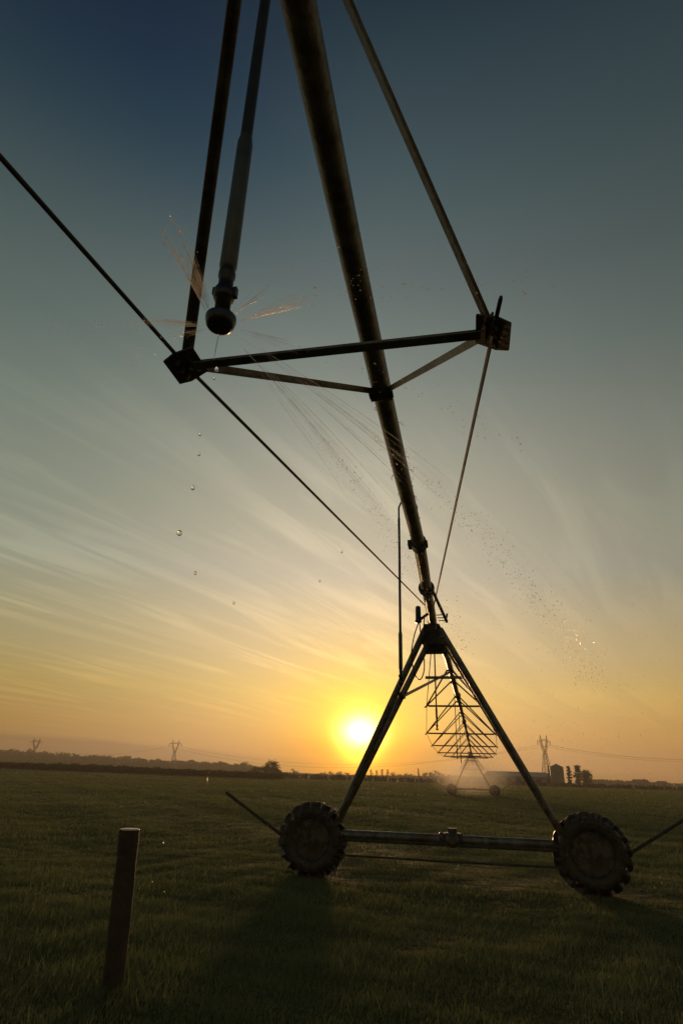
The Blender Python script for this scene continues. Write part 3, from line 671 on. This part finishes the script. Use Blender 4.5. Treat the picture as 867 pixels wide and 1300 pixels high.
pl1 = pylon(224, 939, 560, 'lattice pylon standing clear above the trees at the left', .15, 1.0)
pl2 = pylon(48, 937, 760, 'small faint pylon at the far left, half hidden by the wood', .15, 1.0)
def cable(a, b, sag, r, label, n=40):
    mid = a.lerp(b, .5); pts = [a.lerp(b, i/n) - Vector((0,0,4*sag*(i/n)*(1-i/n))) - mid for i in range(n+1)]
    o = MB().tube(pts, r, 6).build('power_cable', M['wire'], None); o.location = mid; tag(o, label, 'power cable', 'cables strung between the pylons')
cable(pl1[0], pr_[0], 15.5, .055, 'sagging power cable between the left pylon and the tall right pylon, left hand strand')
cable(pl1[2], pr_[2], 13.0, .045, 'sagging power cable between the left pylon and the tall right pylon, upper strand')
cable(pl2[0], pl1[0], 9, .06, 'short power cable between the two left pylons')
cable(pr_[2], at_y(905, 964, 470), 3.0, .07, 'power cable running from the tall right pylon out of the right of the picture')
cable(pr_[0], at_y(905, 966.5, 480), 3.5, .05, 'fainter power cable just below the one leaving to the right')

def leaves(mb, c, rad, n, sz, flat=.75, seed=None):
    """leaf-sized faces spread through irregular clumps"""
    c = Vector(c)
    cl = []
    for i in range(max(9, n//30)):
        d = Vector((random.gauss(0,1), random.gauss(0,1), random.gauss(0,1))).normalized()*random.uniform(.25, .85)
        cl.append((Vector((d.x*rad[0], d.y*rad[1], d.z*rad[2])), random.uniform(.22, .5)))
    for i in range(n):
        o, s = random.choice(cl); d = Vector((random.gauss(0,.5)*rad[0]*s, random.gauss(0,.5)*rad[1]*s, random.gauss(0,.5)*rad[2]*s)); p = c+o+d
        a = Vector((random.gauss(0,1), random.gauss(0,1), random.gauss(0,1))).normalized(); b = a.orthogonal().normalized(); q = sz*random.uniform(.6, 1.5)
        mb.add([p-a*q, p+b*q*.8, p+a*q, p-b*q*.6], [(0,1,2,3)])
def tree(base, H, kind, label, group, n=260, name='tree', wd=None):
    base = Vector(base)
    r = empty(name, base); tag(r, label, 'tree', group)
    cr = MB()
    if kind == 'poplar':
        W_ = wd or H*.14; tr_ = MB().tube([(0,0,-.3),(0,0,H*.4),(W_*.05,0,H*.85)], [H*.025,H*.018,H*.005], 7)
        for i in range(7): leaves(cr, (0,0,H*(.16+.125*i)), (W_*(1-.10*abs(i-2)), W_, H*.1), n//7, H*.03)
    elif kind == 'conifer':
        W_ = wd or H*.2; tr_ = MB().tube([(0,0,-.3),(0,0,H*.97)], [H*.022,H*.004], 7)
        for i in range(9): leaves(cr, (0,0,H*(.16+.095*i)), (W_*(1.05-i*.115),)*2+(H*.06,), n//9, H*.032)
    else:
        W_ = wd or H*.42; tr_ = MB().tube([(0,0,-.3),(W_*.03,0,H*.3),(-W_*.02,0,H*.6)], [H*.035,H*.025,H*.012], 7)
        for i in range(5):
            a = i*1.26; tr_.tube([(0,0,H*(.25+.05*i)), (math.cos(a)*W_*.5, math.sin(a)*W_*.5, H*(.5+.06*i))], [H*.014,H*.005], 5)
        leaves(cr, (0,0,H*.58), (W_,W_,H*.36), n, H*.035); leaves(cr, (W_*.25,0,H*.26), (W_*.85,W_*.85,H*.28), n//2, H*.035)
    tr_.build('trunk', M['bark'], r); cr.build('crown', M['leaf'], r); return r
def ground_at(px, Y):
    r = ray(px, 985); f = Y/r.y; x = r.x*f; return Vector((x, Y, float(gh(x, Y))))
def htop(px, py, Y): return at_y(px, py, Y).z
# trees one can tell apart
def place(px, top, Y, kind, label, group, n=260, name='tree', wd=None):
    b = ground_at(px, Y); return tree(b, max(2, htop(px, top, Y)-b.z), kind, label, group, n, name, wd)
GR = 'trees beside the silo'
place(722, 972, 330, 'poplar', 'narrow poplar just right of the silo, slimmest of the trees there', GR, 1500, 'poplar_tree', 1.5)
place(733, 970.5, 335, 'poplar', 'stout poplar between the slim poplar and the round tree, right of the silo', GR, 2100, 'poplar_tree', 2.6)
place(743, 975, 340, 'round', 'round-crowned tree right of the two poplars', GR, 1300, 'round_tree', 3.4)
place(697, 971, 345, 'conifer', 'small dark conifer tight between the tall pylon and the silo', GR, 900, 'conifer_tree', 1.1)
G2 = 'trees of the clump left of the wheel'
for i, (px, top, kd, w_, lb) in enumerate([(345, 963.5, 'round', 3.8, 'tallest dome-shaped tree of the dark clump left of centre'), (336, 968.5, 'round', 3.2, 'middle tree of the dark clump, left of its tallest tree'), (325, 971.5, 'round', 3.6, 'lower tree at the left end of the dark clump'), (353, 972.5, 'round', 2.4, 'small tree at the right end of the dark clump')]):
    place(px, top, 300, kd, lb, G2, 900, 'bushy_tree', w_)
place(373.5, 973.5, 520, 'round', 'small lone tree between the dark clump and the sun', 'lone trees along the horizon', 300, 'bushy_tree', 3.2)
place(310, 964.5, 640, 'round', 'broad tree at the right end of the long left wood, its tallest there', 'lone trees along the horizon', 400, 'bushy_tree', 5.5)
# row of trees under and right of the sun
G3 = 'row of far trees below the sun'
xs_ = [(404,981),(411,978.5),(420,978),(431,977),(441,978.5),(452,981),(463,980),(471,976.5),(478,977.5),(485,976),(492,976.5),(499,979),(507,981),(515,980),(523,981),(531,974.5),(539,979),(547,978),(554,977.5),(561,980),(569,981),(578,982),(588,983)]
nl_ = len(xs_)
for i, (px, top) in enumerate(xs_):
    kd = 'poplar' if px in (471,478,485,492) else ('conifer' if px in (531,) else 'round')
    place(px, top, 620+((i*37) % 60), kd, 'far hazy tree in the row below the sun, number by place %s from the left end' % ('first' if i == 0 else 'last') if i in (0, nl_-1) else 'far hazy tree in the low row under the sun and behind the tower legs', G3, 420, 'far_tree', 4.6 if kd == 'round' else 2.3)
bpy_far = [o for o in bpy.data.objects if o.get('group') == G3]
bpy_far[0]['label'] = 'leftmost tree of the far row left of the sun'
bpy_far[-1]['label'] = 'rightmost tree of the far row, beside the distant tower'
for o in bpy_far:
    if 'poplar' in o['label']: pass
# hedges and woods that read as one mass
def mass(pts, Y0, depth, n, sz, name, label, material='leaf', spiky=.3):
    """pts: (px, top_py) silhouette"""
    mb = MB(); xs = [p[0] for p in pts]; ys = [p[1] for p in pts]
    for i in range(n):
        px = random.uniform(xs[0], xs[-1]); Y = Y0+random.random()*depth; b = ground_at(px, Y)
        H = htop(px, float(np.interp(px, xs, ys)), Y0) - b.z
        H = max(H, 1.0)*(1 + spiky*random.gauss(-.18,.22) + spiky*.25*math.sin(px*.23)*math.sin(px*.071))
        W_ = H*random.uniform(.14,.34); k_ = 46
        mb.tube([b-Vector((0,0,.4)), b+Vector((0,0,H*.7))], [H*.02, H*.008], 4, False)
        for j in range(k_):
            h = random.uniform(.08, .98); w_ = W_*(1.15-h)**.6; p = b+Vector((random.gauss(0,.6)*w_, random.gauss(0,.6)*w_, H*h)); a = Vector((random.gauss(0,1), random.gauss(0,1), random.gauss(0,1))).normalized(); c_ = a.orthogonal().normalized(); q = sz*random.uniform(.6,1.4)
            mb.add([p-a*q, p+c_*q*.8, p+a*q, p-c_*q*.6], [(0,1,2,3)])
    o = mb.build(name, M[material]); tag(o, label, 'wood' if 'wood' in name else 'hedge', kind='stuff'); return o
mass([(-160,943),(-60,947),(0,952),(20,951),(60,955),(110,959),(160,961),(200,964.5),(240,966),(290,968.5),(312,971),(340,977)], 700, 50, 1150, 1.0, 'far_wood', 'long hazy wood along the left horizon behind the field', spiky=.32)
mass([(355,980.5),(400,983),(450,984.5),(560,986),(640,987.5)], 760, 40, 1300, 1., 'far_wood', 'faint low wood far behind the row of trees in the middle', spiky=.15)
mass([(740,989),(770,989.5),(800,991.5),(830,993),(870,995),(1000,999)], 620, 60, 500, .7, 'far_wood', 'faint low wood along the right horizon behind the houses', spiky=.2)
mass([(-200,965.5),(0,967.5),(120,971),(250,977.5),(318,980),(360,982.5)], 190, 10, 1500, .26, 'field_hedge', 'dark low hedge along the left edge of the field', 'hedge', .35)
mass([(360,981.5),(450,985),(560,988.5),(640,991),(700,993),(760,995),(870,999),(1000,1004)], 250, 8, 900, .2, 'field_hedge', 'thin dark hedge line along the right edge of the field', 'hedge', .5)

def bbox_house(px0, px1, top, Y, depth, wallh, name, label, cat, wm, rm, gable=True, rot=0, features=None):
    a = at_y(px0, 985, Y); b = at_y(px1, 985, Y); H = htop((px0+px1)/2, top, Y); c = (a+b)/2; W_ = b.x-a.x
    r = empty(name, (c.x, Y, 0), rot); tag(r, label, cat)
    wl = MB(); wl.box((0, depth/2, H*wallh/2), (W_, depth, H*wallh)); wl.build('wall', wm, r)
    rf = MB(); e = .4; x0, x1 = -W_/2-e, W_/2+e; y0, y1 = -e, depth+e; z0_, z1_ = H*wallh, H
    rf.add([(x0,y0,z0_),(x1,y0,z0_),(x1,y1,z0_),(x0,y1,z0_),(x0,depth/2,z1_),(x1,depth/2,z1_)], [(0,1,5,4),(2,3,4,5),(0,4,3),(1,2,5),(3,2,1,0)])
    return r, rf.build('roof', rm, r), W_, H
r, rf, W_, H = bbox_house(626, 702, 979.5, 345, 22, .62, 'barn', 'long low barn with pale sheet roof behind the right leg of the tower', 'barn', M['barnwall'], M['barnroof'])
for i in range(6):
    MB().box((-W_/2+W_*(i+.5)/6, -.03, H*.3), (2.6, .1, H*.36)).build('door' if i in (1, 4) else 'window', M['dark'], r)
r, rf, W_, H = bbox_house(806, 823, 989.5, 520, 9, .6, 'farmhouse', 'low brown farmhouse on the right horizon, wider of the two', 'house', M['brick'], M['tile'])
for i in (-1, 1): MB().box((i*W_*.25, -.03, H*.33), (1.4, .1, 1.5)).build('window', M['dark'], r)
MB().box((0, -.03, H*.27), (1.2, .1, 2.3)).build('door', M['dark'], r); MB().box((W_*.3, 4.5, H*.98), (.9,.9,1.4)).build('chimney', M['brick'], rf)
r, rf, W_, H = bbox_house(836, 846, 991.5, 540, 8, .6, 'shed', 'small brown shed right of the farmhouse at the picture edge', 'shed', M['brick'], M['tile'])
MB().box((0, -.03, H*.27), (1.8, .1, 2.3)).build('door', M['dark'], r)
# silo
a = at_y(699.5, 992, 320); b = at_y(716, 992, 320); zt = htop(707.5, 970, 320); c = (a+b)/2; R_ = (b.x-a.x)/2
r = empty('grain_silo', (c.x, 320, 0)); tag(r, 'ribbed steel grain silo with conical roof at the right end of the barn', 'silo')
mb = MB(); prof = []
ze = htop(707.5, 973.8, 320)
for i in range(25): prof.append((R_*(1+.008*(i % 2)), ze*.14+ze*.86*i/24))
mb.lathe((0,0,0), (0,0,1), prof, 28, False); mb.build('silo_body', M['silo'], r)
mb = MB().lathe((0,0,ze), (0,0,1), [(R_*1.06,-.05),(R_*.55,(zt-ze)*.55),(R_*.12,(zt-ze)*.97),(R_*.12,(zt-ze)*1.1),(0,(zt-ze)*1.15)], 28, False); mb.build('silo_roof', M['barnroof'], r)
for i in range(8):
    t = 2*PI*i/8+.2; MB().bar((R_*.93*math.cos(t), R_*.93*math.sin(t), 0), (R_*.93*math.cos(t), R_*.93*math.sin(t), ze*.15), .35, .35, (1,0,0)).build('support_leg', M['silo'], r)
mb = MB()
for s in (-.25, .25): mb.bar((-R_*.5+s, -R_*.9, 0), (-R_*.5+s, -R_*.9, ze), .06, .06, (1,0,0))
for i in range(20): mb.bar((-R_*.5-.25, -R_*.9, ze*i/20), (-R_*.5+.25, -R_*.9, ze*i/20), .04, .04)
mb.build('ladder', M['pylon'], r)

# ------------------------------------------------------------------ air
def vol(name, verts_box, dens, colr, aniso, label, local=False):
    mb = MB(); (x0,y0,z0_),(x1,y1,z1_) = verts_box
    c = Vector(((x0+x1)/2, (y0+y1)/2, (z0_+z1_)/2)); mb.box((0,0,0), (x1-x0, y1-y0, z1_-z0_))
    m = bpy.data.materials.new(name+'_air'); m.use_nodes = True; N_ = m.node_tree.nodes; L_ = m.node_tree.links; N_.remove(N_['Principled BSDF'])
    v = N_.new('ShaderNodeVolumePrincipled'); v.inputs['Color'].default_value = (*colr, 1); v.inputs['Density'].default_value = dens; v.inputs['Anisotropy'].default_value = aniso
    L_.new(v.outputs[0], N_['Material Output'].inputs['Volume'])
    o = mb.build(name, m); o.location = c; tag(o, label, 'haze', kind='stuff'); return o, m, v
vol('haze', ((-1300,-60,-3.5),(1300,1250,44)), .00042, (.93,.86,.78), .35, 'thin evening haze lying over the whole field')

o, m_, v_ = vol('spray_mist', ((-5.2,-14,-2.0),(5.2,30,3.2)), .0, (1,.93,.84), .5, 'low cloud of lit spray mist around the distant tower')
N_ = m_.node_tree.nodes; L_ = m_.node_tree.links
t_ = N_.new('ShaderNodeTexCoord'); g_ = N_.new('ShaderNodeTexGradient'); g_.gradient_type = 'QUADRATIC_SPHERE'; mp_ = N_.new('ShaderNodeMapping'); mp_.inputs['Scale'].default_value = (1/5.2, 1/22, 1/2.6)
L_.new(t_.outputs['Object'], mp_.inputs['Vector']); L_.new(mp_.outputs[0], g_.inputs['Vector'])
nn_ = N_.new('ShaderNodeTexNoise'); nn_.inputs['Scale'].default_value = .55; nn_.inputs['Detail'].default_value = 3; L_.new(t_.outputs['Object'], nn_.inputs['Vector'])
q_ = N_.new('ShaderNodeMath'); q_.operation = 'MULTIPLY'; L_.new(g_.outputs['Fac'], q_.inputs[0]); L_.new(nn_.outputs['Fac'], q_.inputs[1])
q2_ = N_.new('ShaderNodeMath'); q2_.operation = 'MULTIPLY'; L_.new(q_.outputs[0], q2_.inputs[0]); q2_.inputs[1].default_value = .24; L_.new(q2_.outputs[0], v_.inputs['Density'])
o.location = T2 + Vector((0, 0, 2.0)); o.rotation_euler = (0, 0, -AL); o['category'] = 'mist'
# ------------------------------------------------------------------ render settings
vs = sc.view_settings; vs.view_transform = 'Standard'; vs.look = 'None'; vs.gamma = 1; vs.exposure = 0
sc.render.engine = 'CYCLES'; sc.cycles.use_denoising = True
sc.cycles.max_bounces = 8; sc.cycles.volume_bounces = 0; sc.cycles.transparent_max_bounces = 24; sc.cycles.volume_step_rate = 5
print('px', CAM)
